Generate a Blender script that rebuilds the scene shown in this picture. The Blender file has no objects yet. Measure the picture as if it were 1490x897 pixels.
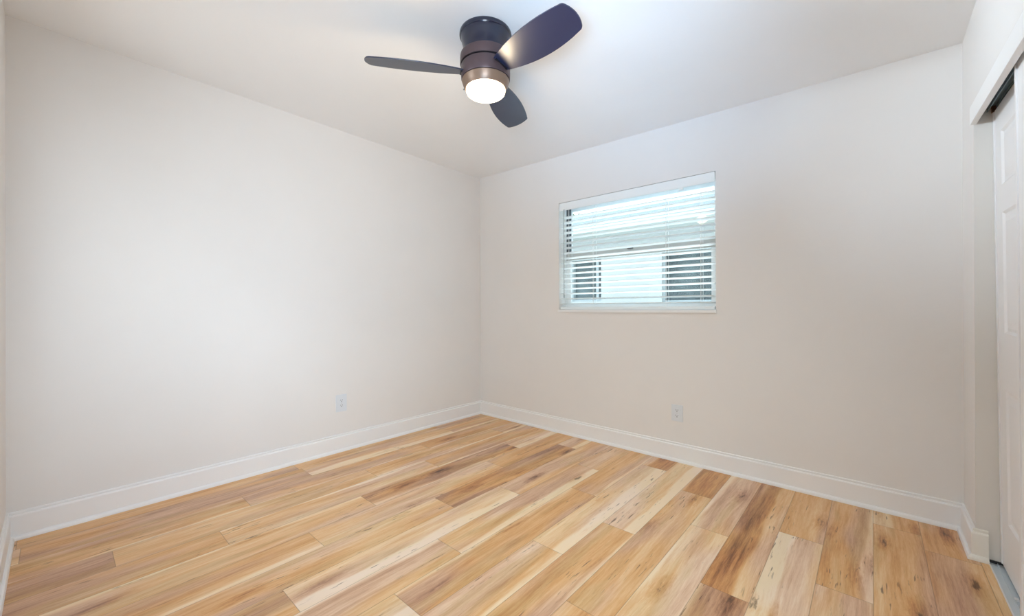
import bpy, bmesh, math, random
from mathutils import Vector, Matrix

scene = bpy.context.scene
COL = scene.collection

# ------------------------------------------------------------------ camera
W, D = 3.3825, 3.0941            # room size: window wall along +x, left wall along -y
F_PX, YAW, PITCH, ROLL = 590.245, 0.7256975, 0.00113304, 0.00306645
CAM = Vector((3.04908, -2.94048, 1.09388))
fw = Vector((-math.sin(YAW) * math.cos(PITCH), math.cos(YAW) * math.cos(PITCH), math.sin(PITCH)))
rt = Vector((math.cos(YAW), math.sin(YAW), 0))
up = rt.cross(fw)
# photograph's small roll
cr, sr = math.cos(ROLL), math.sin(ROLL)
rt2 = rt * cr - up * sr
up2 = rt * sr + up * cr
cam_data = bpy.data.cameras.new('camera')
cam_data.sensor_fit = 'HORIZONTAL'
cam_data.sensor_width = 36.0
cam_data.lens = F_PX / 1490 * 36.0
cam_data.shift_y = -0.88 / 1490
cam_data.clip_start = 0.02
cam_data.clip_end = 200
cam = bpy.data.objects.new('camera', cam_data)
M = Matrix((rt2, up2, -fw)).transposed().to_4x4()
M.translation = CAM
cam.matrix_world = M
COL.objects.link(cam)
scene.camera = cam

# ------------------------------------------------------------------ colour management
scene.view_settings.view_transform = 'Standard'
scene.view_settings.look = 'None'
scene.view_settings.gamma = 1
scene.view_settings.use_curve_mapping = False
scene.view_settings.exposure = 0.0
try:
    scene.cycles.max_bounces = 14
    scene.cycles.diffuse_bounces = 8
    scene.cycles.sample_clamp_indirect = 6
    scene.cycles.use_denoising = True
except Exception:
    pass

# ------------------------------------------------------------------ world: bright overcast sky
SKY_STRENGTH = 3.2
world = bpy.data.worlds.new('overcast_sky')
scene.world = world
world.use_nodes = True
wn = world.node_tree
wn.nodes.clear()
w_out = wn.nodes.new('ShaderNodeOutputWorld')
w_bg = wn.nodes.new('ShaderNodeBackground')
w_geo = wn.nodes.new('ShaderNodeTexCoord')
w_sep = wn.nodes.new('ShaderNodeSeparateXYZ')
w_rmp = wn.nodes.new('ShaderNodeValToRGB')
w_rmp.color_ramp.elements[0].position = 0.0
w_rmp.color_ramp.elements[0].color = (0.86, 0.945, 1.0, 1)
w_rmp.color_ramp.elements[1].position = 0.9
w_rmp.color_ramp.elements[1].color = (0.74, 0.885, 1.0, 1)
w_bg.inputs['Strength'].default_value = SKY_STRENGTH
wn.links.new(w_geo.outputs['Generated'], w_sep.inputs[0])
wn.links.new(w_sep.outputs['Z'], w_rmp.inputs[0])
wn.links.new(w_rmp.outputs[0], w_bg.inputs['Color'])
wn.links.new(w_bg.outputs[0], w_out.inputs[0])


def area_light(name, loc, target, sx, sy, energy, color, spread=180):
    l = bpy.data.lights.new(name, 'AREA')
    l.shape = 'RECTANGLE'
    l.size, l.size_y = sx, sy
    l.energy = energy
    l.color = color
    l.spread = math.radians(spread)
    o = bpy.data.objects.new(name, l)
    COL.objects.link(o)
    o.location = loc
    o.rotation_euler = (Vector(target) - Vector(loc)).to_track_quat('-Z', 'Y').to_euler()
    return o


# added fill lights behind the camera, brightening ceiling, walls and floor
area_light('ceiling_fill', (3.0, -3.0, 1.6), (1.3, -1.8, 2.44), 0.3, 0.3, 3.3, (0.82, 0.91, 1.0), 60)
area_light('far_ceiling_fill', (2.9, -3.0, 1.2), (1.95, -0.7, 2.44), 0.5, 0.5, 4.6, (0.40, 0.67, 1.0), 46)
area_light('side_fill', (3.28, -3.03, 1.5), (0, -1.8, 1.4), 0.3, 0.6, 2.2, (0.60, 0.79, 1.0), 75)
area_light('low_side_fill', (3.28, -3.03, 1.0), (0, -2.0, 0.8), 0.3, 0.5, 6.3, (0.71, 0.86, 1.0), 60)
area_light('floor_fill', (3.0, -3.0, 1.7), (1.9, -1.1, 0.0), 0.3, 0.3, 6.1, (0.90, 1.0, 0.99), 85)
# added fill light in an unseen near-wall opening, brightens the closet wall
area_light('near_wall_fill', (0.9, -3.15, 2.0), (3.38, -0.75, 2.15), 0.18, 0.2, 4.4, (0.72, 0.87, 1.0), 40)
# added area light low outside, sending light up through the tilted slats
area_light('yard_fill', (1.6, 1.2, -0.30), (1.6, 0.0, 1.5), 3.4, 1.6, 160, (0.85, 0.93, 1.0))


# ------------------------------------------------------------------ material helpers
def srgb(r, g, b):
    def f(c):
        c /= 255.0
        return c / 12.92 if c <= 0.04045 else ((c + 0.055) / 1.055) ** 2.4
    return (f(r), f(g), f(b), 1.0)


class NT:
    """short hand for building node trees"""
    def __init__(self, name):
        self.m = bpy.data.materials.new(name)
        self.m.use_nodes = True
        self.t = self.m.node_tree
        self.t.nodes.clear()
        self.out = self.n('ShaderNodeOutputMaterial')

    def n(self, kind, **kw):
        nd = self.t.nodes.new(kind)
        for k, v in kw.items():
            setattr(nd, k, v)
        return nd

    def put(self, sock, v):
        if isinstance(v, bpy.types.NodeSocket):
            self.t.links.new(v, sock)
        elif v is not None:
            sock.default_value = v

    def math(self, op, a, b=None, c=None, clamp=False):
        nd = self.n('ShaderNodeMath', operation=op, use_clamp=clamp)
        for i, v in enumerate((a, b, c)):
            if v is not None:
                self.put(nd.inputs[i], v)
        return nd.outputs[0]

    def smooth(self, v, lo, hi, a=0.0, b=1.0):
        nd = self.n('ShaderNodeMapRange', interpolation_type='SMOOTHSTEP')
        self.put(nd.inputs['Value'], v)
        for k, x in (('From Min', lo), ('From Max', hi), ('To Min', a), ('To Max', b)):
            self.put(nd.inputs[k], x)
        return nd.outputs[0]

    def combine(self, x, y, z=0.0):
        nd = self.n('ShaderNodeCombineXYZ')
        for i, v in enumerate((x, y, z)):
            self.put(nd.inputs[i], v)
        return nd.outputs[0]

    def noise(self, vec, scale=1.0, detail=2.0, rough=0.5, dist=0.0, dims='3D'):
        nd = self.n('ShaderNodeTexNoise', noise_dimensions=dims)
        if vec is not None:
            self.put(nd.inputs['Vector'], vec)
        nd.inputs['Scale'].default_value = scale
        nd.inputs['Detail'].default_value = detail
        nd.inputs['Roughness'].default_value = rough
        nd.inputs['Distortion'].default_value = dist
        return nd.outputs['Fac']

    def mix(self, f, a, b, mode='MIX'):
        nd = self.n('ShaderNodeMix', data_type='RGBA', blend_type=mode)
        self.put(nd.inputs[0], f)
        self.put(nd.inputs[6], a)
        self.put(nd.inputs[7], b)
        return nd.outputs[2]

    def ramp(self, f, stops):
        nd = self.n('ShaderNodeValToRGB')
        e = nd.color_ramp.elements
        while len(e) < len(stops):
            e.new(0.5)
        for i, (p, c) in enumerate(stops):
            e[i].position = p
            e[i].color = c
        self.put(nd.inputs[0], f)
        return nd.outputs[0]

    def bsdf(self, **kw):
        nd = self.n('ShaderNodeBsdfPrincipled')
        for k, v in kw.items():
            self.put(nd.inputs[k.replace('_', ' ')], v)
        self.t.links.new(nd.outputs[0], self.out.inputs[0])
        return nd

    def bump(self, b, height, strength=0.2, dist=0.001):
        nd = self.n('ShaderNodeBump')
        nd.inputs['Strength'].default_value = strength
        nd.inputs['Distance'].default_value = dist
        self.put(nd.inputs['Height'], height)
        self.t.links.new(nd.outputs[0], b.inputs['Normal'])


def paint(name, col, rough=0.6, texture=0.0, var=0.0, scale=60.0, spec=0.35, metallic=0.0, coat=0.0):
    k = NT(name)
    tc = k.n('ShaderNodeTexCoord').outputs['Object']
    c = col
    if var:
        f = k.noise(tc, 2.2, 3, 0.6)
        dark = tuple(x * (1 - var) for x in col[:3]) + (1,)
        c = k.mix(k.smooth(f, 0.3, 0.7), dark, col)
    b = k.bsdf(Base_Color=c, Roughness=rough, Specular_IOR_Level=spec, Metallic=metallic)
    if coat:
        b.inputs['Coat Weight'].default_value = coat
        b.inputs['Coat Roughness'].default_value = 0.25
    if texture:
        k.bump(b, k.noise(tc, scale, 3, 0.6), texture, 0.002)
    return k.m


MAT = {}
MAT['wall'] = paint('wall_paint', (0.80, 0.785, 0.77, 1), 0.7, 0.10, 0.015, 45)
MAT['ceiling'] = paint('ceiling_paint', (0.875, 0.885, 0.895, 1), 0.85, 0.15, 0.01, 70)
MAT['trim'] = paint('semi_gloss_trim_paint', (0.86, 0.865, 0.87, 1), 0.35, 0.03, 0, 30, 0.5)
MAT['cream_edge'] = paint('cream_trim_paint', (0.86, 0.84, 0.78, 1), 0.4, 0.03, 0, 30, 0.5)
MAT['door'] = paint('door_paint', (0.84, 0.84, 0.85, 1), 0.4, 0.03, 0, 80, 0.45)
MAT['jamb'] = paint('jamb_paint', (0.74, 0.72, 0.68, 1), 0.6, 0.08, 0.02, 50)
MAT['slat'] = paint('faux_wood_slat', (0.86, 0.90, 0.91, 1), 0.4, 0.02, 0, 80, 0.5)
MAT['cord'] = paint('blind_cord', (0.85, 0.88, 0.88, 1), 0.8)
MAT['wand'] = paint('clear_grey_wand', (0.30, 0.33, 0.35, 1), 0.3, 0, 0, 60, 0.6)
MAT['vinyl'] = paint('window_vinyl', (0.80, 0.83, 0.84, 1), 0.4, 0.02, 0, 60, 0.5)
MAT['rail'] = paint('meeting_rail_aluminium', (0.52, 0.52, 0.50, 1), 0.45, 0.03, 0.05, 60, 0.5)
MAT['dark_liner'] = paint('dark_jamb_liner', (0.06, 0.075, 0.085, 1), 0.6)
MAT['latch'] = paint('dark_latch', (0.12, 0.12, 0.12, 1), 0.4, metallic=0.6)
MAT['plate'] = paint('outlet_plastic', (0.72, 0.76, 0.80, 1), 0.35, spec=0.5)
MAT['slot'] = paint('outlet_slot', (0.05, 0.05, 0.055, 1), 0.6)
MAT['screw'] = paint('screw_metal', (0.6, 0.6, 0.6, 1), 0.35, metallic=1.0)
MAT['alu'] = paint('aluminium_track', (0.66, 0.74, 0.80, 1), 0.38, 0.05, 0.08, 90, 0.6, metallic=0.55)
MAT['alu_lip'] = paint('track_lip', (0.86, 0.88, 0.90, 1), 0.35, metallic=0.3)
MAT['track_dark'] = paint('galvanised_track', (0.20, 0.27, 0.29, 1), 0.35, 0.05, 0.15, 60, 0.6, metallic=0.6)
MAT['rust'] = paint('rusty_bracket', (0.22, 0.12, 0.08, 1), 0.7, 0.2, 0.2, 200)
MAT['gap'] = paint('black_end_strip', (0.03, 0.03, 0.035, 1), 0.9)
MAT['fan_canopy'] = paint('fan_black_bronze', (0.008, 0.011, 0.030, 1), 0.22, 0, 0, 60, 0.6, coat=0.2)
MAT['fan_body'] = paint('fan_satin_bronze', (0.085, 0.055, 0.060, 1), 0.42, 0, 0, 60, 0.5, metallic=0.35)
MAT['fan_ring'] = paint('fan_ring_lamp_glow', (0.24, 0.155, 0.105, 1), 0.38, 0, 0, 60, 0.5, metallic=0.35)  # bronze made lighter and warmer, lamp glow mixed into the base colour
MAT['fan_groove'] = paint('fan_groove', (0.018, 0.014, 0.016, 1), 0.5)  # near-black, groove shadow put into the colour; blade holders use it too
MAT['fan_blade'] = paint('fan_blade_veneer', (0.010, 0.018, 0.055, 1), 0.33, 0.02, 0.1, 40, 0.9, coat=0.0)
MAT['stucco'] = paint('neighbour_stucco', (0.50, 0.515, 0.52, 1), 0.9, 0.3, 0.04, 40)
MAT['fascia'] = paint('neighbour_fascia', (0.60, 0.62, 0.62, 1), 0.6)
MAT['soffit'] = paint('neighbour_soffit', (0.62, 0.64, 0.65, 1), 0.8)
MAT['outer_frame'] = paint('neighbour_window_frame', (0.42, 0.47, 0.49, 1), 0.5)
MAT['outer_glass'] = paint('neighbour_dark_glass', (0.15, 0.19, 0.20, 1), 0.5, 0, 0.5, 60, 0.2)
MAT['bark'] = paint('tree_bark', (0.12, 0.09, 0.07, 1), 0.9)
MAT['leaf'] = paint('tree_leaf', (0.10, 0.20, 0.09, 1), 0.7)
MAT['lawn'] = paint('lawn', (0.16, 0.22, 0.10, 1), 0.95, 0.3, 0.3, 30)

# clear window glass
k = NT('window_glass')
tr = k.n('ShaderNodeBsdfTransparent')
tr.inputs[0].default_value = (0.93, 0.97, 0.975, 1)
gl = k.n('ShaderNodeBsdfGlossy')
gl.inputs['Roughness'].default_value = 0.03
fr = k.n('ShaderNodeFresnel')
fr.inputs[0].default_value = 1.45
mx = k.n('ShaderNodeMixShader')
k.put(mx.inputs[0], k.math('MULTIPLY', fr.outputs[0], 0.25))
k.t.links.new(tr.outputs[0], mx.inputs[1])
k.t.links.new(gl.outputs[0], mx.inputs[2])
k.t.links.new(mx.outputs[0], k.out.inputs[0])
MAT['glass'] = k.m

# lit frosted lens of the fan light
k = NT('frosted_lit_lens')
k.bsdf(Base_Color=(0.95, 0.92, 0.85, 1), Roughness=0.4, Emission_Color=(1.0, 0.84, 0.60, 1), Emission_Strength=4.5)
MAT['lens'] = k.m

# grey shingles of the neighbour's roof
k = NT('neighbour_shingles')
tc = k.n('ShaderNodeTexCoord').outputs['Object']
br = k.n('ShaderNodeTexBrick')
k.put(br.inputs['Vector'], tc)
br.inputs['Color1'].default_value = (0.30, 0.33, 0.34, 1)
br.inputs['Color2'].default_value = (0.22, 0.26, 0.27, 1)
br.inputs['Mortar'].default_value = (0.14, 0.16, 0.17, 1)
br.inputs['Scale'].default_value = 4.0
br.inputs['Mortar Size'].default_value = 0.02
c = k.mix(0.5, br.outputs[0], k.ramp(k.noise(tc, 22, 4, 0.7), [(0.3, (0.2, 0.24, 0.25, 1)), (0.7, (0.42, 0.45, 0.45, 1))]))
k.bsdf(Base_Color=c, Roughness=0.95)
MAT['shingle'] = k.m

# vinyl plank floor: attribute 'plank' = (tone, seed, sap), UV = metres along / across each plank
k = NT('oak_plank_floor')
uv = k.n('ShaderNodeUVMap')
uv.uv_map = 'UVMap'
sp = k.n('ShaderNodeSeparateXYZ')
k.put(sp.inputs[0], uv.outputs[0])
U, V = sp.outputs[0], sp.outputs[1]
at = k.n('ShaderNodeAttribute', attribute_name='plank')
sa = k.n('ShaderNodeSeparateColor')
k.put(sa.inputs[0], at.outputs['Color'])
TONE, SEED, SAP = sa.outputs[0], sa.outputs[1], sa.outputs[2]
S = k.math('MULTIPLY', SEED, 37.0)
# knots first: elongated cells, one in a while
kv = k.n('ShaderNodeTexVoronoi', voronoi_dimensions='3D', feature='F1')
k.put(kv.inputs['Vector'], k.combine(k.math('MULTIPLY', U, 2.1), k.math('MULTIPLY', V, 7.5), S))
kv.inputs['Scale'].default_value = 1.0
kc = k.n('ShaderNodeSeparateColor')
k.put(kc.inputs[0], kv.outputs['Color'])
turb = k.noise(k.combine(k.math('MULTIPLY', U, 22.0), k.math('MULTIPLY', V, 90.0), S), 1.0, 3, 0.65)
kd = k.math('ADD', kv.outputs['Distance'], k.math('MULTIPLY', k.math('SUBTRACT', turb, 0.5), 0.30))
kd = k.math('ADD', kd, k.math('MULTIPLY', k.math('GREATER_THAN', kc.outputs[0], 0.62), 2.0))
pull = k.smooth(kd, 0.0, 0.55, 1.0, 0.0)
# grain coordinates bend round the knots
wob = k.noise(k.combine(k.math('MULTIPLY', U, 1.7), k.math('MULTIPLY', V, 4.0), S), 1.0, 2, 0.5)
vb = k.math('ADD', V, k.math('MULTIPLY', k.math('SUBTRACT', wob, 0.5), 0.030))
vb = k.math('ADD', vb, k.math('MULTIPLY', pull, 0.012))
broad = k.noise(k.combine(k.math('MULTIPLY', U, 1.6), k.math('MULTIPLY', vb, 17.0), S), 1.0, 3, 0.6)
mid = k.noise(k.combine(k.math('MULTIPLY', U, 5.0), k.math('MULTIPLY', vb, 110.0), S), 1.0, 4, 0.7)
fine = k.noise(k.combine(k.math('MULTIPLY', U, 26.0), k.math('MULTIPLY', vb, 520.0), S), 1.0, 3, 0.7)
hue = k.noise(k.combine(k.math('MULTIPLY', U, 1.3), k.math('MULTIPLY', V, 6.0), k.math('ADD', S, 9.0)), 1.0, 1, 0.5)
val = k.math('ADD', TONE, k.math('MULTIPLY', k.math('SUBTRACT', broad, 0.5), 0.85))
val = k.math('ADD', val, k.math('MULTIPLY', k.math('SUBTRACT', mid, 0.5), 0.60))
val = k.math('ADD', val, k.math('MULTIPLY', k.math('SUBTRACT', fine, 0.5), 0.34))
# sapwood stripe along one edge of some planks
edge = k.math('ADD', V, k.math('MULTIPLY', k.math('SUBTRACT', k.noise(k.combine(k.math('MULTIPLY', U, 1.7), 0.0, S), 1.0, 2, 0.5), 0.5), 0.09))
sapw = k.smooth(edge, k.math('SUBTRACT', 0.175, k.math('MULTIPLY', SAP, 0.10)), k.math('SUBTRACT', 0.196, k.math('MULTIPLY', SAP, 0.10)))
sapw = k.math('MULTIPLY', sapw, k.math('GREATER_THAN', SAP, 0.02))
val = k.math('SUBTRACT', val, k.math('MULTIPLY', sapw, 0.36))
val = k.math('ADD', val, k.smooth(kd, 0.05, 0.34, 0.30, 0.0), clamp=True)
warm = k.ramp(val, [(0.00, srgb(242, 218, 184)), (0.22, srgb(234, 200, 154)), (0.42, srgb(224, 178, 124)),
                    (0.62, srgb(210, 154, 94)), (0.82, srgb(180, 120, 68)), (1.0, srgb(118, 72, 40))])
rosy = k.ramp(val, [(0.00, srgb(242, 220, 198)), (0.22, srgb(230, 198, 168)), (0.42, srgb(212, 172, 140)),
                    (0.62, srgb(190, 146, 116)), (0.82, srgb(146, 106, 84)), (1.0, srgb(100, 68, 54))])
ochre = k.ramp(val, [(0.00, srgb(232, 212, 170)), (0.25, srgb(214, 184, 134)), (0.50, srgb(196, 160, 108)),
                     (0.75, srgb(174, 128, 76)), (1.0, srgb(116, 76, 42))])
hue2 = k.noise(k.combine(k.math('MULTIPLY', U, 1.9), k.math('MULTIPLY', V, 11.0), k.math('ADD', S, 21.0)), 1.0, 2, 0.5)
colr = k.mix(k.smooth(hue, 0.40, 0.62), warm, rosy)
colr = k.mix(k.math('MULTIPLY', k.smooth(hue2, 0.50, 0.64), 0.45), colr, ochre)
# dark flecks and mineral streaks
fleck = k.noise(k.combine(k.math('MULTIPLY', U, 11.0), k.math('MULTIPLY', vb, 110.0), k.math('ADD', S, 3.0)), 1.0, 2, 0.5)
fz = k.noise(k.combine(k.math('MULTIPLY', U, 2.0), k.math('MULTIPLY', V, 9.0), k.math('ADD', S, 5.0)), 1.0, 1, 0.5)
fm = k.math('MULTIPLY', k.smooth(fleck, 0.62, 0.72), k.smooth(fz, 0.48, 0.62))
colr = k.mix(k.math('MULTIPLY', fm, 0.75), colr, srgb(92, 58, 38))
colr = k.mix(k.smooth(kd, 0.02, 0.11, 0.75, 0.0), colr, srgb(70, 44, 30))
hs = k.n('ShaderNodeHueSaturation')
hs.inputs['Saturation'].default_value = 0.98
k.put(hs.inputs['Color'], colr)
colr = hs.outputs[0]
# thin seams between planks
E_at = k.n('ShaderNodeAttribute', attribute_name='size')
es = k.n('ShaderNodeSeparateColor')
k.put(es.inputs[0], E_at.outputs['Color'])
dv = k.math('MINIMUM', V, k.math('SUBTRACT', es.outputs[1], V))
du = k.math('MINIMUM', U, k.math('SUBTRACT', k.math('MULTIPLY', es.outputs[0], 2.0), U))
dd = k.math('MINIMUM', dv, du)
seam = k.smooth(dd, 0.0006, 0.0018, 1.0, 0.0)
colr = k.mix(k.math('MULTIPLY', seam, 0.45), colr, srgb(90, 60, 42))
b = k.bsdf(Base_Color=colr, Roughness=k.math('ADD', 0.33, k.math('MULTIPLY', fine, 0.12)), Specular_IOR_Level=0.45)
k.bump(b, k.math('SUBTRACT', k.math('MULTIPLY', fine, 0.25), seam), 0.25, 0.001)
MAT['floor'] = k.m


# ------------------------------------------------------------------ mesh helpers
def box(bm, x0, x1, y0, y1, z0, z1):
    vs = [bm.verts.new(p) for p in ((x0, y0, z0), (x1, y0, z0), (x1, y1, z0), (x0, y1, z0),
                                    (x0, y0, z1), (x1, y0, z1), (x1, y1, z1), (x0, y1, z1))]
    for f in ((3, 2, 1, 0), (4, 5, 6, 7), (0, 1, 5, 4), (1, 2, 6, 5), (2, 3, 7, 6), (3, 0, 4, 7)):
        bm.faces.new([vs[i] for i in f])
    return vs


def lathe(bm, prof, seg=64, close_bottom=False, close_top=False):
    rings = []
    for r, z in prof:
        rings.append([bm.verts.new((r * math.cos(2 * math.pi * i / seg), r * math.sin(2 * math.pi * i / seg), z)) for i in range(seg)])
    for a, b_ in zip(rings, rings[1:]):
        for i in range(seg):
            bm.faces.new((a[i], a[(i + 1) % seg], b_[(i + 1) % seg], b_[i]))
    if close_top:
        bm.faces.new(rings[0])
    if close_bottom:
        bm.faces.new(rings[-1])


def cyl(bm, p0, p1, r, seg=12):
    p0, p1 = Vector(p0), Vector(p1)
    d = (p1 - p0).normalized()
    a = d.orthogonal().normalized()
    b_ = d.cross(a)
    R = [[bm.verts.new(p + (a * math.cos(2 * math.pi * i / seg) + b_ * math.sin(2 * math.pi * i / seg)) * r) for i in range(seg)] for p in (p0, p1)]
    for i in range(seg):
        bm.faces.new((R[0][i], R[0][(i + 1) % seg], R[1][(i + 1) % seg], R[1][i]))
    bm.faces.new(R[0])
    bm.faces.new(R[1])


def extrude_poly(bm, pts, vec):
    """prism from a planar polygon pts moved by vec"""
    vec = Vector(vec)
    a = [bm.verts.new(p) for p in pts]
    b_ = [bm.verts.new(Vector(p) + vec) for p in pts]
    n = len(pts)
    bm.faces.new(a)
    bm.faces.new(b_[::-1])
    for i in range(n):
        bm.faces.new((a[i], b_[i], b_[(i + 1) % n], a[(i + 1) % n]))


def obj(name, bm, mat, parent=None, bevel=0.0, smooth=False, loc=None):
    bmesh.ops.recalc_face_normals(bm, faces=bm.faces[:])
    if bevel:
        bmesh.ops.bevel(bm, geom=bm.edges[:], offset=bevel, segments=2, affect='EDGES', profile=0.5, clamp_overlap=True)
    me = bpy.data.meshes.new(name)
    bm.to_mesh(me)
    bm.free()
    me.materials.append(mat)
    if smooth:
        for p in me.polygons:
            p.use_smooth = True
        try:
            me.set_sharp_from_angle(angle=math.radians(35))
        except Exception:
            pass
    o = bpy.data.objects.new(name, me)
    COL.objects.link(o)
    if parent:
        o.parent = parent
    if loc:
        o.location = loc
    return o


def struct(o):
    o['kind'] = 'structure'
    return o


def thing(name, label, cat, loc=(0, 0, 0), rot=(0, 0, 0), group=None):
    o = bpy.data.objects.new(name, None)
    o.empty_display_size = 0.1
    COL.objects.link(o)
    o.location = loc
    o.rotation_euler = rot
    o['label'] = label
    o['category'] = cat
    if group:
        o['group'] = group
    return o


def ceil_z(x, y):
    return 2.44 - 0.017506 * x - 0.013905 * y


# ------------------------------------------------------------------ floor
X0_ROW, PITCHW, PLEN = 3.05, 0.1715, 1.22
# row k spans x from X0_ROW-(k+1)*PITCHW to X0_ROW-k*PITCHW ; joint position along y
JOINT = {-2: -0.35, -1: -1.42, 0: -0.945, 1: -0.60, 2: -1.24, 3: -0.815, 4: -1.675, 5: -1.09, 6: -1.45, 7: -0.86,
         8: -0.52, 9: -1.135, 10: -0.27, 11: -0.90, 12: -1.76, 13: -1.185, 14: -0.33, 15: -1.00, 16: -1.825, 17: -0.62}
# tone (0 pale .. 1 dark) for [nearest the window wall, next, next...]; sap = width of the pale edge stripe
TONES = {-2: [.50, .50, .45], -1: [.56, .52, .5], 0: [.52, .40, .45], 1: [.50, .28, .4], 2: [.76, .64, .5], 3: [.40, .28, .4],
         4: [.70, .42, .45], 5: [.28, .50, .40], 6: [.66, .28, .35], 7: [.48, .52, .30], 8: [.40, .40, .42], 9: [.40, .28, .50],
         10: [.36, .62, .42], 11: [.50, .36, .5], 12: [.38, .64, .40], 13: [.52, .36, .5], 14: [.44, .46, .4],
         15: [.54, .48, .5], 16: [.46, .40, .55], 17: [.50, .46, .5]}
SAPS = {(-1, 0): .9, (1, 0): 0, (1, 1): .8, (0, 0): .35, (2, 0): .8, (3, 0): .4, (4, 0): .3, (5, 0): .7, (5, 1): .2, (6, 1): .7, (6, 0): .5,
        (7, 0): .3, (8, 1): .5, (9, 1): .7, (10, 0): .6, (12, 0): .7, (12, 1): .4, (14, 0): .6, (16, 0): .4, (16, 1): .8, (7, 2): .8}
rnd = random.Random(11)
bm = bmesh.new()
uvl = bm.loops.layers.uv.new('UVMap')
cl = bm.loops.layers.float_color.new('plank')
sl = bm.loops.layers.float_color.new('size')
XA, XB, YA, YB = -0.03, W + 0.75, -4.4, 0.03
for kk in range(-7, 18):
    xr = X0_ROW - kk * PITCHW
    xl = xr - PITCHW
    cx0, cx1 = max(xl, XA), min(xr, XB)
    if cx1 <= cx0:
        continue
    j = JOINT.get(kk, -rnd.uniform(0.1, 1.2))
    while j < YB:
        j += PLEN
    y1 = j
    idx = 0
    first = True
    while y1 > YA:
        y0 = y1 - PLEN
        cy0, cy1 = max(y0, YA), min(y1, YB)
        if cy1 - cy0 > 0.001 and cy0 < -0.03:
            tl = TONES.get(kk, [])
            tone = tl[idx] if idx < len(tl) else rnd.uniform(.3, .6)
            sap = SAPS.get((kk, idx), rnd.choice((0, 0, .3)))
            seed = rnd.random()
            flip = rnd.random() < 0.35
            vs = [bm.verts.new(p) for p in ((cx0, cy0, 0), (cx1, cy0, 0), (cx1, cy1, 0), (cx0, cy1, 0))]
            f = bm.faces.new(vs)
            for lp in f.loops:
                u = lp.vert.co.y - y0
                v = lp.vert.co.x - xl
                if flip:
                    v = PITCHW - v
                lp[uvl].uv = (u, v)
                lp[cl] = (tone, seed, sap, 1)
                lp[sl] = (PLEN / 2, PITCHW, 0, 1)
            idx += 1
        y1 = y0
me = bpy.data.meshes.new('floor')
bm.to_mesh(me)
bm.free()
me.materials.append(MAT['floor'])
floor = bpy.data.objects.new('floor', me)
COL.objects.link(floor)
struct(floor)

# ------------------------------------------------------------------ room shell
bm = bmesh.new()
pts = [(-0.15, -4.5), (W + 0.9, -4.5), (W + 0.9, 0.2), (-0.15, 0.2)]
lo = [bm.verts.new((x, y, ceil_z(x, y))) for x, y in pts]
hi = [bm.verts.new((x, y, 2.75)) for x, y in pts]
bm.faces.new(lo)
bm.faces.new(hi[::-1])
for i in range(4):
    bm.faces.new((lo[i], hi[i], hi[(i + 1) % 4], lo[(i + 1) % 4]))
struct(obj('ceiling', bm, MAT['ceiling']))

TOP = 2.52
bm = bmesh.new()
box(bm, -0.12, 0, -D - 0.12, 0.18, -0.05, TOP)
struct(obj('wall_left', bm, MAT['wall']))

WX0, WX1, WZ0, WZ1, WT = 0.993, 2.267, 1.060, 2.010, 0.18     # window opening and wall thickness
bm = bmesh.new()
box(bm, 0, WX0, 0, WT, -0.05, TOP)
box(bm, WX1, W + 0.12, 0, WT, -0.05, TOP)
box(bm, WX0, WX1, 0, WT, -0.05, WZ0)
box(bm, WX0, WX1, 0, WT, WZ1, TOP)
struct(obj('wall_back', bm, MAT['wall']))

JY, CY1 = -0.290, -1.86     # closet opening along y
def slope(y):
    return 0.037 * (y + 0.30)
HEAD = 1.950
WR = 0.115                  # right wall thickness
bm = bmesh.new()
box(bm, W, W + WR, JY, 0, -0.05, TOP)
box(bm, W, W + WR, -D - 0.1, CY1, -0.05, TOP)
extrude_poly(bm, [(W, JY, HEAD + slope(JY)), (W, CY1, HEAD + slope(CY1)), (W, CY1, TOP), (W, JY, TOP)], (WR, 0, 0))
struct(obj('wall_right', bm, MAT['wall']))

# inside of the closet
bm = bmesh.new()
box(bm, W + 0.68, W + 0.76, -D - 0.1, 0.0, -0.05, TOP)
box(bm, W + WR, W + 0.68, -D - 0.18, -D - 0.1, -0.05, TOP)
box(bm, W + WR, W + 0.68, -0.06, 0.0, -0.05, TOP)
struct(obj('wall_closet', bm, MAT['wall']))

# near wall with the doorway the camera looks away from, and the passage beyond it
DX0, DX1, DZ = 2.05, 3.25, 2.10
bm = bmesh.new()
box(bm, 0, 0.35, -D - 0.12, -D, -0.05, TOP)
box(bm, 1.40, DX0, -D - 0.12, -D, -0.05, TOP)
box(bm, 0.35, 1.40, -D - 0.12, -D, -0.05, 0.95)  # unseen opening above this piece, made up for the added fill light
box(bm, 0.35, 1.40, -D - 0.12, -D, 2.12, TOP)
box(bm, DX1, W, -D - 0.12, -D, -0.05, TOP)
box(bm, DX0, DX1, -D - 0.12, -D, DZ, TOP)
struct(obj('wall_front', bm, MAT['wall']))
bm = bmesh.new()
box(bm, 1.30, 1.42, -4.3, -D - 0.12, -0.05, TOP)
box(bm, W + 0.3, W + 0.42, -4.3, -D - 0.18, -0.05, TOP)
box(bm, 1.30, W + 0.42, -4.42, -4.3, -0.05, TOP)
struct(obj('wall_hallway', bm, MAT['wall']))

# ------------------------------------------------------------------ baseboards
PROF = [(0.0, 0.1325), (0.006, 0.1325), (0.0085, 0.1300), (0.0085, 0.1235), (0.0065, 0.1215), (0.0065, 0.1190),
        (0.0115, 0.1165), (0.0140, 0.1120), (0.0140, 0.0210), (0.0190, 0.0195), (0.0240, 0.0150), (0.0265, 0.0080), (0.0270, 0.0)]


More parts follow.
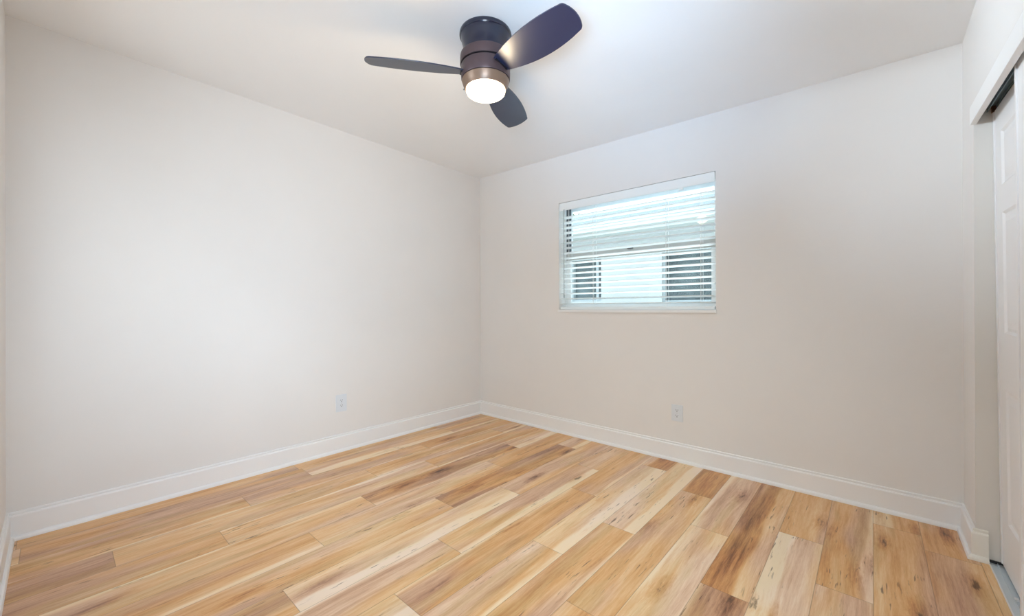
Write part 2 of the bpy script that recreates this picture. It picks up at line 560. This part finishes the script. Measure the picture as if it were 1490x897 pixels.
def baseboard(name, a, b_, na, nb, mat):
    """profile swept from a to b_; na / nb = offset directions at the two ends (mitre)"""
    bm = bmesh.new()
    A = [bm.verts.new((a[0] + na[0] * d, a[1] + na[1] * d, z)) for d, z in PROF] + [bm.verts.new((a[0], a[1], 0))]
    B = [bm.verts.new((b_[0] + nb[0] * d, b_[1] + nb[1] * d, z)) for d, z in PROF] + [bm.verts.new((b_[0], b_[1], 0))]
    n = len(A)
    for i in range(n):
        bm.faces.new((A[i], A[(i + 1) % n], B[(i + 1) % n], B[i]))
    bm.faces.new(A)
    bm.faces.new(B[::-1])
    return struct(obj(name, bm, mat))


baseboard('baseboard_left', (0, -D), (0, 0), (1, 1), (1, -1), MAT['trim'])
baseboard('baseboard_back', (0, 0), (W, 0), (1, -1), (-1, -1), MAT['trim'])
baseboard('baseboard_right', (W, 0), (W, JY), (-1, -1), (-1, -1), MAT['trim'])
baseboard('baseboard_closet', (W, JY), (W + 0.036, JY), (-1, -1), (0, -1), MAT['cream_edge'])
baseboard('baseboard_front', (0, -D), (DX0, -D), (1, 1), (0, 1), MAT['trim'])

# ------------------------------------------------------------------ closet: jamb lining, header board, tracks, sliding doors
bm = bmesh.new()
box(bm, W - 0.0004, W + WR, JY - 0.0015, JY + 0.0002, 0.0, HEAD)
struct(obj('trim_1', bm, MAT['jamb']))

HB0, HB1 = 1.883, 1.959
bm = bmesh.new()
extrude_poly(bm, [(W - 0.012, JY, HB0 + slope(JY)), (W - 0.012, CY1, HB0 + slope(CY1)),
                  (W - 0.012, CY1, HB1 + slope(CY1)), (W - 0.012, JY, HB1 + slope(JY))], (0.020, 0, 0))
hd = struct(obj('trim_2', bm, MAT['trim'], bevel=0.0015))

# hanging track under the opening head
t = thing('sliding_door_track', 'dark galvanised overhead track above the closet doors behind the white header', 'track', (W + 0.06, JY, 1.93))
ty0, ty1 = JY - 0.004, CY1 + 0.004
def long_strip(bm, x0, x1, z0, z1):
    """a strip along the opening that follows the slope of the head; local to the track Empty"""
    L = []
    for y in (ty0, ty1):
        dz = slope(y)
        for x, z in ((x0, z0), (x1, z0), (x1, z1), (x0, z1)):
            L.append(bm.verts.new((W + x - (W + 0.06), y - JY, z + dz - 1.93)))
    for f in ((0, 1, 2, 3), (7, 6, 5, 4), (0, 4, 5, 1), (1, 5, 6, 2), (2, 6, 7, 3), (3, 7, 4, 0)):
        bm.faces.new([L[i] for i in f])
bm = bmesh.new()
long_strip(bm, 0.012, 0.106, 1.943, 1.949)
obj('track_plate', bm, MAT['track_dark'], t)
for xx, z0 in ((0.014, 1.928), (0.036, 1.924), (0.060, 1.932), (0.098, 1.924)):
    bm = bmesh.new()
    long_strip(bm, xx, xx + 0.003, z0, 1.943)
    obj('track_flange', bm, MAT['track_dark'], t)
bm = bmesh.new()
box(bm, -0.012, 0.008, -0.020, -0.004, -0.016, 0.012)
obj('end_bracket', bm, MAT['rust'], t, bevel=0.002)

# floor track
t = thing('floor_track', 'pale aluminium floor track under the closet sliding doors', 'track', (W + 0.06, (JY + CY1) / 2, 0.0))
hl = abs(CY1 - JY) / 2 - 0.006
bm = bmesh.new()
box(bm, -0.022, 0.050, -hl, hl, 0.0, 0.0035)
obj('track_base', bm, MAT['alu'], t)
for xx in (0.000, 0.024):
    bm = bmesh.new()
    box(bm, xx - 0.0012, xx + 0.0012, -hl, hl, 0.0035, 0.0085)
    obj('guide_rib', bm, MAT['alu'], t)
bm = bmesh.new()
box(bm, -0.0255, -0.0215, -hl, hl, 0.0, 0.0060)
obj('front_lip', bm, MAT['alu_lip'], t, bevel=0.001)
bm = bmesh.new()
box(bm, -0.021, 0.045, hl - 0.004, hl + 0.0035, 0.0, 0.013)
obj('end_gap', bm, MAT['gap'], t)  # near-black strip across the end of the track
bm = bmesh.new()
box(bm, -0.001, 0.010, -0.262 + hl - 0.03, -0.247 + hl - 0.03, 0.0035, 0.012)
obj('floor_guide', bm, MAT['alu_lip'], t, bevel=0.001)


def closet_door(name, x_top, x_bot, y_edge, width, z_bot, z_top, yskew):
    """six panel sliding door; local u runs away from its leading edge (towards -y), face looks to -x"""
    bm = bmesh.new()
    H = z_top - z_bot
    th = 0.035
    def P(u, v, d):            # d = depth below the face
        z = z_bot + v
        f = v / H
        x = x_bot + (x_top - x_bot) * f + d
        y = y_edge - yskew * (1 - f) - u
        zz = z + slope(y) * f
        return (x, y, zz)
    sw, mw = 0.115, 0.11
    pw = (width - 2 * sw - mw) / 2
    us = [(sw, sw + pw), (sw + pw + mw, width - sw)]
    vs_ = [(0.20, 0.75), (0.92, 1.50), (1.60, H - 0.12)]
    rows = [(0.205, 0.745), (0.975, 1.465), (1.575, H - 0.11)]
    gu = sorted({0, width, *[a for p in us for a in p]})
    gv = sorted({0, H, *[a for p in rows for a in p]})
    grid = {}
    def V_(u, v, d=0.0):
        kx = (round(u, 5), round(v, 5), round(d, 5))
        if kx not in grid:
            grid[kx] = bm.verts.new(P(u, v, d))
        return grid[kx]
    holes = {(round(a[0], 5), round(r[0], 5)) for a in us for r in rows}
    for i in range(len(gu) - 1):
        for j in range(len(gv) - 1):
            if (round(gu[i], 5), round(gv[j], 5)) in holes:
                u0, u1, v0, v1 = gu[i], gu[i + 1], gv[j], gv[j + 1]
                prev = [V_(u0, v0), V_(u1, v0), V_(u1, v1), V_(u0, v1)]
                for ins, dep in ((0.010, 0.007), (0.022, 0.007), (0.045, 0.001)):
                    cur = [V_(u0 + ins, v0 + ins, dep), V_(u1 - ins, v0 + ins, dep), V_(u1 - ins, v1 - ins, dep), V_(u0 + ins, v1 - ins, dep)]
                    for q in range(4):
                        bm.faces.new((prev[q], prev[(q + 1) % 4], cur[(q + 1) % 4], cur[q]))
                    prev = cur
                bm.faces.new(prev)
            else:
                bm.faces.new((V_(gu[i], gv[j]), V_(gu[i + 1], gv[j]), V_(gu[i + 1], gv[j + 1]), V_(gu[i], gv[j + 1])))
    # edges and back
    per = [(u, 0) for u in gu] + [(width, v) for v in gv[1:]] + [(u, H) for u in gu[::-1][1:]] + [(0, v) for v in gv[::-1][1:-1]]
    back = [bm.verts.new(P(u, v, th)) for u, v in per]
    n = len(per)
    for i in range(n):
        bm.faces.new((V_(*per[i]), V_(*per[(i + 1) % n]), back[(i + 1) % n], back[i]))
    bm.faces.new(back)
    root = struct(obj(name, bm, MAT['door']))
    # narrow moulding running down the leading edge
    bm = bmesh.new()
    pts4 = [P(0.0, 0.004, -0.004), P(0.018, 0.004, -0.004), P(0.018, H - 0.004, -0.004), P(0.0, H - 0.004, -0.004)]
    extrude_poly(bm, pts4, (0.0042, 0, 0))
    obj('edge_strip', bm, MAT['door'], root)
    return root


closet_door('door_1', W + 0.056, W + 0.074, JY - 0.003, 0.95, 0.012, 1.918, 0.0)
closet_door('door_2', W + 0.020, W + 0.020, -0.862, 0.96, 0.014, 1.922, 0.046)

# ------------------------------------------------------------------ window
FY0, FY1 = 0.098, 0.165      # frame depth range inside the wall
bm = bmesh.new()
fr_w = 0.014
box(bm, WX0, WX0 + fr_w, FY0, FY1, WZ0, WZ1)
box(bm, WX1 - fr_w, WX1, FY0, FY1, WZ0, WZ1)
box(bm, WX0 + fr_w, WX1 - fr_w, FY0, FY1, WZ1 - 0.03, WZ1)
box(bm, WX0 + fr_w, WX1 - fr_w, FY0, FY1, WZ0, WZ0 + 0.025)
win = struct(obj('window_1', bm, MAT['vinyl']))


def sash(name, z0, z1, y, stile, bot, topr, depth=0.022, mats=('vinyl', 'vinyl')):
    bm = bmesh.new()
    a, b_ = WX0 + fr_w, WX1 - fr_w
    box(bm, a, a + stile, y, y + depth, z0, z1)
    box(bm, b_ - stile, b_, y, y + depth, z0, z1)
    box(bm, a + stile, b_ - stile, y, y + depth, z0, z0 + bot)
    box(bm, a + stile, b_ - stile, y, y + depth, z1 - topr, z1)
    s = obj(name, bm, MAT[mats[0]], win)
    bm = bmesh.new()
    box(bm, a + stile, b_ - stile, y + depth / 2 - 0.002, y + depth / 2 + 0.002, z0 + bot, z1 - topr)
    obj('pane', bm, MAT['glass'], s)
    return s


MR0, MR1 = 1.512, 1.574
sash('upper_sash', MR0 + 0.004, WZ1 - 0.03, 0.136, 0.030, 0.036, 0.030)
sash('lower_sash', WZ0 + 0.025, MR0 + 0.02, 0.104, 0.042, 0.040, 0.016)
bm = bmesh.new()
box(bm, WX0 + fr_w, WX1 - fr_w, 0.094, 0.126, MR0, MR1)
obj('meeting_rail', bm, MAT['rail'], win, bevel=0.002)
bm = bmesh.new()
box(bm, 1.595, 1.640, 0.078, 0.096, MR1 - 0.014, MR1 - 0.002)
cyl(bm, (1.617, 0.084, MR1 - 0.006), (1.617, 0.084, MR1 + 0.008), 0.006)
obj('sash_lock', bm, MAT['latch'], win)
bm = bmesh.new()
box(bm, WX0 + fr_w, WX0 + fr_w + 0.028, 0.100, 0.134, MR1, WZ1 - 0.03)
obj('jamb_liner', bm, MAT['dark_liner'], win)
# sill slab inside the recess with a small nosing
bm = bmesh.new()
box(bm, WX0 - 0.006, WX1 + 0.006, -0.012, 0.0, WZ0 - 0.004, WZ0 + 0.016)
box(bm, WX0 + 0.0005, WX1 - 0.0005, 0.0, FY0, WZ0, WZ0 + 0.016)
sill = obj('window_sill', bm, MAT['trim'], win)

# ------------------------------------------------------------------ venetian blind
bl = thing('venetian_blind', 'white faux wood venetian blind hanging in the window recess, slats open', 'blind', (1.63, 0.0, WZ0))
bx0, bx1 = -0.632, 0.632
bm = bmesh.new()
box(bm, bx0 + 0.004, bx1 - 0.004, 0.012, 0.056, 0.903, 0.945)
obj('headrail', bm, MAT['slat'], bl, bevel=0.002)
bm = bmesh.new()
box(bm, bx0, bx1, 0.0005, 0.0075, 0.880, 0.947)
obj('valance', bm, MAT['slat'], bl, bevel=0.002)
bm = bmesh.new()
box(bm, 0.395, 0.425, -0.0015, 0.009, 0.866, 0.884)
obj('valance_clip', bm, MAT['cord'], bl, bevel=0.001)
N_SLAT, SP, Z_LOW = 18, 0.0443, 0.066
TILT = math.radians(10.5)
slat_me = None
for i in range(N_SLAT):
    z = Z_LOW + SP * i
    if slat_me is None:
        bm = bmesh.new()
        # gently crowned section, room side raised
        sec = []
        hw, tk = 0.025, 0.0028
        for q in range(7):
            s_ = -1 + 2 * q / 6
            sec.append((s_ * hw, 0.0016 * (1 - s_ * s_) + tk / 2))
        for q in range(6, -1, -1):
            s_ = -1 + 2 * q / 6
            sec.append((s_ * hw, 0.0016 * (1 - s_ * s_) - tk / 2))
        pts = []
        for yy, zz in sec:
            y2 = yy * math.cos(TILT) + zz * math.sin(TILT)
            z2 = -yy * math.sin(TILT) + zz * math.cos(TILT)
            pts.append((bx0 + 0.004, y2, z2))
        extrude_poly(bm, pts, (bx1 - bx0 - 0.008, 0, 0))
        so = obj('slat', bm, MAT['slat'], bl, loc=(0, 0.032, z))
        slat_me = so.data
    else:
        so = bpy.data.objects.new('slat', slat_me)
        COL.objects.link(so)
        so.parent = bl
        so.location = (0, 0.032, z)
bm = bmesh.new()
box(bm, bx0 + 0.004, bx1 - 0.004, 0.008, 0.056, 0.020, 0.040)
obj('bottom_rail', bm, MAT['slat'], bl, bevel=0.003)
for xx in (1.09, 1.33, 1.93, 2.17):
    bm = bmesh.new()
    for yy in (0.0055, 0.0585):
        cyl(bm, (xx - 1.63, yy, 0.030), (xx - 1.63, yy, 0.905), 0.0012, 6)
    cyl(bm, (xx - 1.63 + 0.006, 0.0055, 0.030), (xx - 1.63 + 0.006, 0.0055, 0.905), 0.0008, 6)
    obj('ladder_cord', bm, MAT['cord'], bl)
bm = bmesh.new()
cyl(bm, (1.052 - 1.63, -0.008, 0.885), (1.052 - 1.63, -0.008, 0.150), 0.0026, 8)
cyl(bm, (1.052 - 1.63, -0.008, 0.150), (1.052 - 1.63, -0.008, 0.120), 0.0045, 8)
cyl(bm, (1.052 - 1.63, -0.008, 0.880), (1.052 - 1.63, 0.012, 0.892), 0.0022, 8)
obj('tilt_wand', bm, MAT['wand'], bl)


# ------------------------------------------------------------------ wall outlets
def outlet(label, loc, rotz, w, h):
    """local: wall behind at y=0, face looks to -y"""
    r = thing('wall_outlet', label, 'outlet', loc, (0, 0, rotz), 'duplex wall outlets')
    bm = bmesh.new()
    box(bm, -w / 2, w / 2, -0.0065, 0.0, -h / 2, h / 2)
    obj('cover_plate', bm, MAT['plate'], r, bevel=0.0018)
    for s_ in (1, -1):
        bm = bmesh.new()
        pts = []
        for i in range(24):
            a = 2 * math.pi * i / 24
            pts.append((0.0172 * math.cos(a), -0.0065, max(-0.0135, min(0.0135, 0.0172 * math.sin(a))) + s_ * 0.0195))
        extrude_poly(bm, pts, (0, -0.0018, 0))
        rc = obj('receptacle', bm, MAT['plate'], r)
        bm = bmesh.new()
        zc = s_ * 0.0195
        box(bm, -0.0075, -0.0052, -0.0088, -0.0080, zc - 0.001, zc + 0.0085)
        box(bm, 0.0052, 0.0075, -0.0088, -0.0080, zc + 0.000, zc + 0.0080)
        cyl(bm, (0, -0.0080, zc - 0.0065), (0, -0.0088, zc - 0.0065), 0.0030, 10)
        obj('slot', bm, MAT['slot'], rc)
    bm = bmesh.new()
    cyl(bm, (0, -0.0060, 0), (0, -0.0080, 0), 0.0032, 12)
    obj('screw', bm, MAT['screw'], r)
    return r


outlet('white duplex outlet low on the long bare wall to the left of the room corner', (0.0, -1.483, 0.368), math.radians(90), 0.084, 0.130)
outlet('white duplex outlet low on the wall beneath the window', (2.011, 0.0, 0.3415), 0.0, 0.080, 0.117)

# ------------------------------------------------------------------ ceiling fan
FX, FYC, FZ = 1.641, -1.542, ceil_z(1.641, -1.542)
fan = thing('ceiling_fan', 'dark bronze three-blade flush mount ceiling fan with a lit frosted light', 'ceiling fan', (FX, FYC, FZ))
z_ = lambda z: z - FZ
bm = bmesh.new()
lathe(bm, [(0.115, 0.004), (0.1245, 0.0), (0.1265, -0.006), (0.1265, -0.016), (0.1240, -0.020), (0.1215, -0.021), (0.120, -0.024),
           (0.1170, -0.040), (0.1120, -0.060), (0.1060, -0.080), (0.1000, -0.100), (0.096, -0.118)], 72, True, True)
obj('canopy', bm, MAT['fan_canopy'], fan, smooth=True)
bm = bmesh.new()
lathe(bm, [(0.060, z_(2.327)), (0.116, z_(2.326)), (0.1215, z_(2.322)), (0.1230, z_(2.316)), (0.1240, z_(2.279)), (0.1230, z_(2.276)), (0.100, z_(2.276))], 72, True, True)
obj('upper_housing', bm, MAT['fan_body'], fan, smooth=True)
bm = bmesh.new()
lathe(bm, [(0.1215, z_(2.2755)), (0.1215, z_(2.2730)), (0.1130, z_(2.2725)), (0.1130, z_(2.199))], 72, True, True)
obj('groove_shade_ring', bm, MAT['fan_groove'], fan, smooth=True)  # dark ring added to draw the shadow line under the upper housing
bm = bmesh.new()
lathe(bm, [(0.100, z_(2.270)), (0.1185, z_(2.270)), (0.1200, z_(2.267)), (0.1200, z_(2.236)), (0.1185, z_(2.206)), (0.1170, z_(2.2035)), (0.090, z_(2.2035))], 72, True, True)
obj('motor_housing', bm, MAT['fan_body'], fan, smooth=True)
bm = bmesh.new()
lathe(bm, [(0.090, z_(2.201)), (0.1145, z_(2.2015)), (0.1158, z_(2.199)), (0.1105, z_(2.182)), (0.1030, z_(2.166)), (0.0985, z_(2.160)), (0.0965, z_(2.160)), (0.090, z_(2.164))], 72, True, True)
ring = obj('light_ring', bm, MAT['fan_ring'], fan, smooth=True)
bm = bmesh.new()
cyl(bm, (0, 0, 0), (0.010, 0, 0), 0.0035, 10)
a = math.radians(-150)
sc = obj('thumb_screw', bm, MAT['screw'], fan)
sc.location = (0.104 * math.cos(a), 0.104 * math.sin(a), z_(2.174))
sc.rotation_euler = (0, 0, a)
bm = bmesh.new()
lathe(bm, [(0.0945, z_(2.166)), (0.0955, z_(2.158)), (0.0950, z_(2.150)), (0.0925, z_(2.143)), (0.0860, z_(2.1375)), (0.0700, z_(2.1335)), (0.0400, z_(2.1310)), (0.0050, z_(2.1300))], 72, True, True)
lens = obj('light_lens', bm, MAT['lens'], fan, smooth=True)
lens['label'] = 'glowing frosted white glass lens'

# blade outline: local s along the radius, w across
R0, R1 = 0.112, 0.541
WRT, TA, TB = 0.042, 0.053, 0.077


def blade_outline():
    ra, rb = Vector((R0, -WRT)), Vector((R0, WRT))
    ta, tb = Vector((R1, -TA)), Vector((R1, TB))
    def q(p, r, bulge, n, skew=0.0):
        out = []
        d = r - p
        nn = Vector((d.y, -d.x)).normalized()
        for i in range(n):
            t_ = i / n
            out.append(p + d * t_ + nn * bulge * 4 * t_ * (1 - t_) * (1 + skew * (0.5 - t_)))
        return out
    def corner(p, prev, nxt, r):
        a_ = p + (prev - p).normalized() * r
        b2 = p + (nxt - p).normalized() * r
        return [((1 - t_) ** 2) * a_ + 2 * t_ * (1 - t_) * p + t_ * t_ * b2 for t_ in (0, .25, .5, .75, 1)]
    side_a = q(ra, ta, 0.024, 16, 0.0)
    tip = q(ta, tb, 0.020, 10)
    side_b = q(tb, rb, 0.032, 16, 0.0)
    pts = side_a[:-1] + corner(ta, side_a[-2], tip[1], 0.010) + tip[1:-1] + corner(tb, tip[-1], side_b[2], 0.012) + side_b[2:] + [rb]
    return pts


OUT = blade_outline()
PH = math.radians(-16.7)
blade0 = None
for kb in range(3):
    az = math.radians(-7.3 - 120 * kb)
    if blade0 is None:
        bm = bmesh.new()
        T = 0.0055
        pts = []
        for p in OUT:
            pts.append(Vector((p.x, p.y * math.cos(PH), p.y * math.sin(PH))))
        nrm = Vector((0, -math.sin(PH), math.cos(PH)))
        extrude_poly(bm, [p - nrm * T / 2 for p in pts], nrm * T)
        blade0 = obj('blade', bm, MAT['fan_blade'], fan)
        b0 = blade0
        bm = bmesh.new()
        vs = box(bm, 0.095, R0 + 0.012, -0.036, 0.036, -0.007, -0.003)
        for v in bm.verts:
            v.co = Vector((v.co.x, v.co.y * math.cos(PH) - v.co.z * math.sin(PH), v.co.y * math.sin(PH) + v.co.z * math.cos(PH)))
        h0 = obj('blade_holder', bm, MAT['fan_groove'], b0)
    else:
        b0 = bpy.data.objects.new('blade', blade0.data)
        COL.objects.link(b0)
        b0.parent = fan
        h1 = bpy.data.objects.new('blade_holder', h0.data)
        COL.objects.link(h1)
        h1.parent = b0
    b0.location = (0, 0, z_(2.237))
    b0.rotation_euler = (0, 0, az)

# the lamp's own light
pl = bpy.data.lights.new('fan_lamp', 'POINT')
pl.energy = 7.0
pl.color = (1.0, 0.80, 0.54)
pl.shadow_soft_size = 0.05
po = bpy.data.objects.new('fan_lamp', pl)
po.location = (FX, FYC, 2.07)
COL.objects.link(po)

# ------------------------------------------------------------------ outside: neighbour's house
nb = thing('neighbour_house', 'pale neighbouring house with dark windows and grey shingle roof seen through the blind', 'house', (0.5, 3.0, -0.35))
ox, oy, oz = 0.5, 3.0, -0.35
bm = bmesh.new()
NX0, NX1 = -6.0 - ox, 6.5 - ox
wins = [(-0.86, -0.27, 1.20, 1.93), (0.735, 1.55, 1.17, 1.93)]
xs = sorted({NX0 + ox, NX1 + ox, *[a for w_ in wins for a in w_[:2]]})
for i in range(len(xs) - 1):
    xa, xb = xs[i], xs[i + 1]
    hit_w = [w_ for w_ in wins if abs(w_[0] - xa) < 1e-6]
    if hit_w:
        z0w, z1w = hit_w[0][2:]
        box(bm, xa - ox, xb - ox, 0, 0.2, 0, z0w - oz)
        box(bm, xa - ox, xb - ox, 0, 0.2, z1w - oz, 2.40 - oz)
    else:
        box(bm, xa - ox, xb - ox, 0, 0.2, 0, 2.40 - oz)
box(bm, NX0, NX1, 5.0, 5.2, 0, 2.40 - oz)
obj('house_wall', bm, MAT['stucco'], nb)
for (xa, xb, z0w, z1w), post in zip(wins, ((-0.36,), ())):
    bm = bmesh.new()
    e = 0.028
    box(bm, xa - ox, xa + e - ox, 0.05, 0.12, z0w - oz, z1w - oz)
    box(bm, xb - e - ox, xb - ox, 0.05, 0.12, z0w - oz, z1w - oz)
    box(bm, xa + e - ox, xb - e - ox, 0.05, 0.12, z0w - oz, z0w + e - oz)
    box(bm, xa + e - ox, xb - e - ox, 0.05, 0.12, z1w - e - oz, z1w - oz)
    for p in post:
        box(bm, p - 0.02 - ox, p + 0.02 - ox, 0.05, 0.12, z0w + e - oz, z1w - e - oz)
    f = obj('window', bm, MAT['outer_frame'], nb)
    bm = bmesh.new()
    box(bm, xa - ox, xb - ox, 0.13, 0.14, z0w - oz, z1w - oz)
    obj('pane', bm, MAT['outer_glass'], f)
bm = bmesh.new()
extrude_poly(bm, [(NX0, -0.50, 2.330 - oz), (NX0, 2.25, 3.285 - oz), (NX0, 2.25, 3.225 - oz), (NX0, -0.50, 2.270 - oz)], (NX1 - NX0, 0, 0))
extrude_poly(bm, [(NX0, 2.25, 3.285 - oz), (NX0, 5.4, 2.40 - oz), (NX0, 5.4, 2.34 - oz), (NX0, 2.25, 3.225 - oz)], (NX1 - NX0, 0, 0))
obj('roof', bm, MAT['shingle'], nb)
bm = bmesh.new()
box(bm, NX0, NX1, -0.54, -0.50, 2.245 - oz, 2.325 - oz)
obj('fascia', bm, MAT['fascia'], nb)
bm = bmesh.new()
box(bm, NX0, NX1, -0.50, 0.0, 2.245 - oz, 2.260 - oz)
obj('soffit', bm, MAT['soffit'], nb)

# tree beyond the roof ridge
tr = thing('tree', 'small green tree top showing above the neighbour roof ridge', 'tree', (-5.2, 9.0, -0.35))
bm = bmesh.new()
cyl(bm, (0, 0, 0), (0.1, 0, 3.6), 0.13, 10)
for a_, l_ in ((0.3, 0.9), (1.9, 0.8), (3.3, 0.9), (4.9, 0.7)):
    cyl(bm, (0.08, 0, 2.9), (l_ * math.cos(a_), l_ * math.sin(a_), 4.0), 0.05, 8)
obj('trunk', bm, MAT['bark'], tr)
bm = bmesh.new()
rt_ = random.Random(4)
for i in range(1500):
    d = Vector((rt_.gauss(0, 1), rt_.gauss(0, 1), rt_.gauss(0, 1))).normalized()
    c = Vector((d.x * 1.15, d.y * 1.15, d.z * 0.75)) * (0.5 + 0.5 * rt_.random() ** 0.4) + Vector((0, 0, 4.05))
    a1 = Vector((rt_.gauss(0, 1), rt_.gauss(0, 1), rt_.gauss(0, 1))).normalized()
    a2 = a1.orthogonal().normalized()
    s1, s2 = 0.085, 0.04
    bm.faces.new([bm.verts.new(c + a1 * s1), bm.verts.new(c + a2 * s2), bm.verts.new(c - a1 * s1), bm.verts.new(c - a2 * s2)])
obj('foliage', bm, MAT['leaf'], tr)

bm = bmesh.new()
box(bm, -14, 14, 0.18, 16, -0.45, -0.35)
struct(obj('ground', bm, MAT['lawn']))
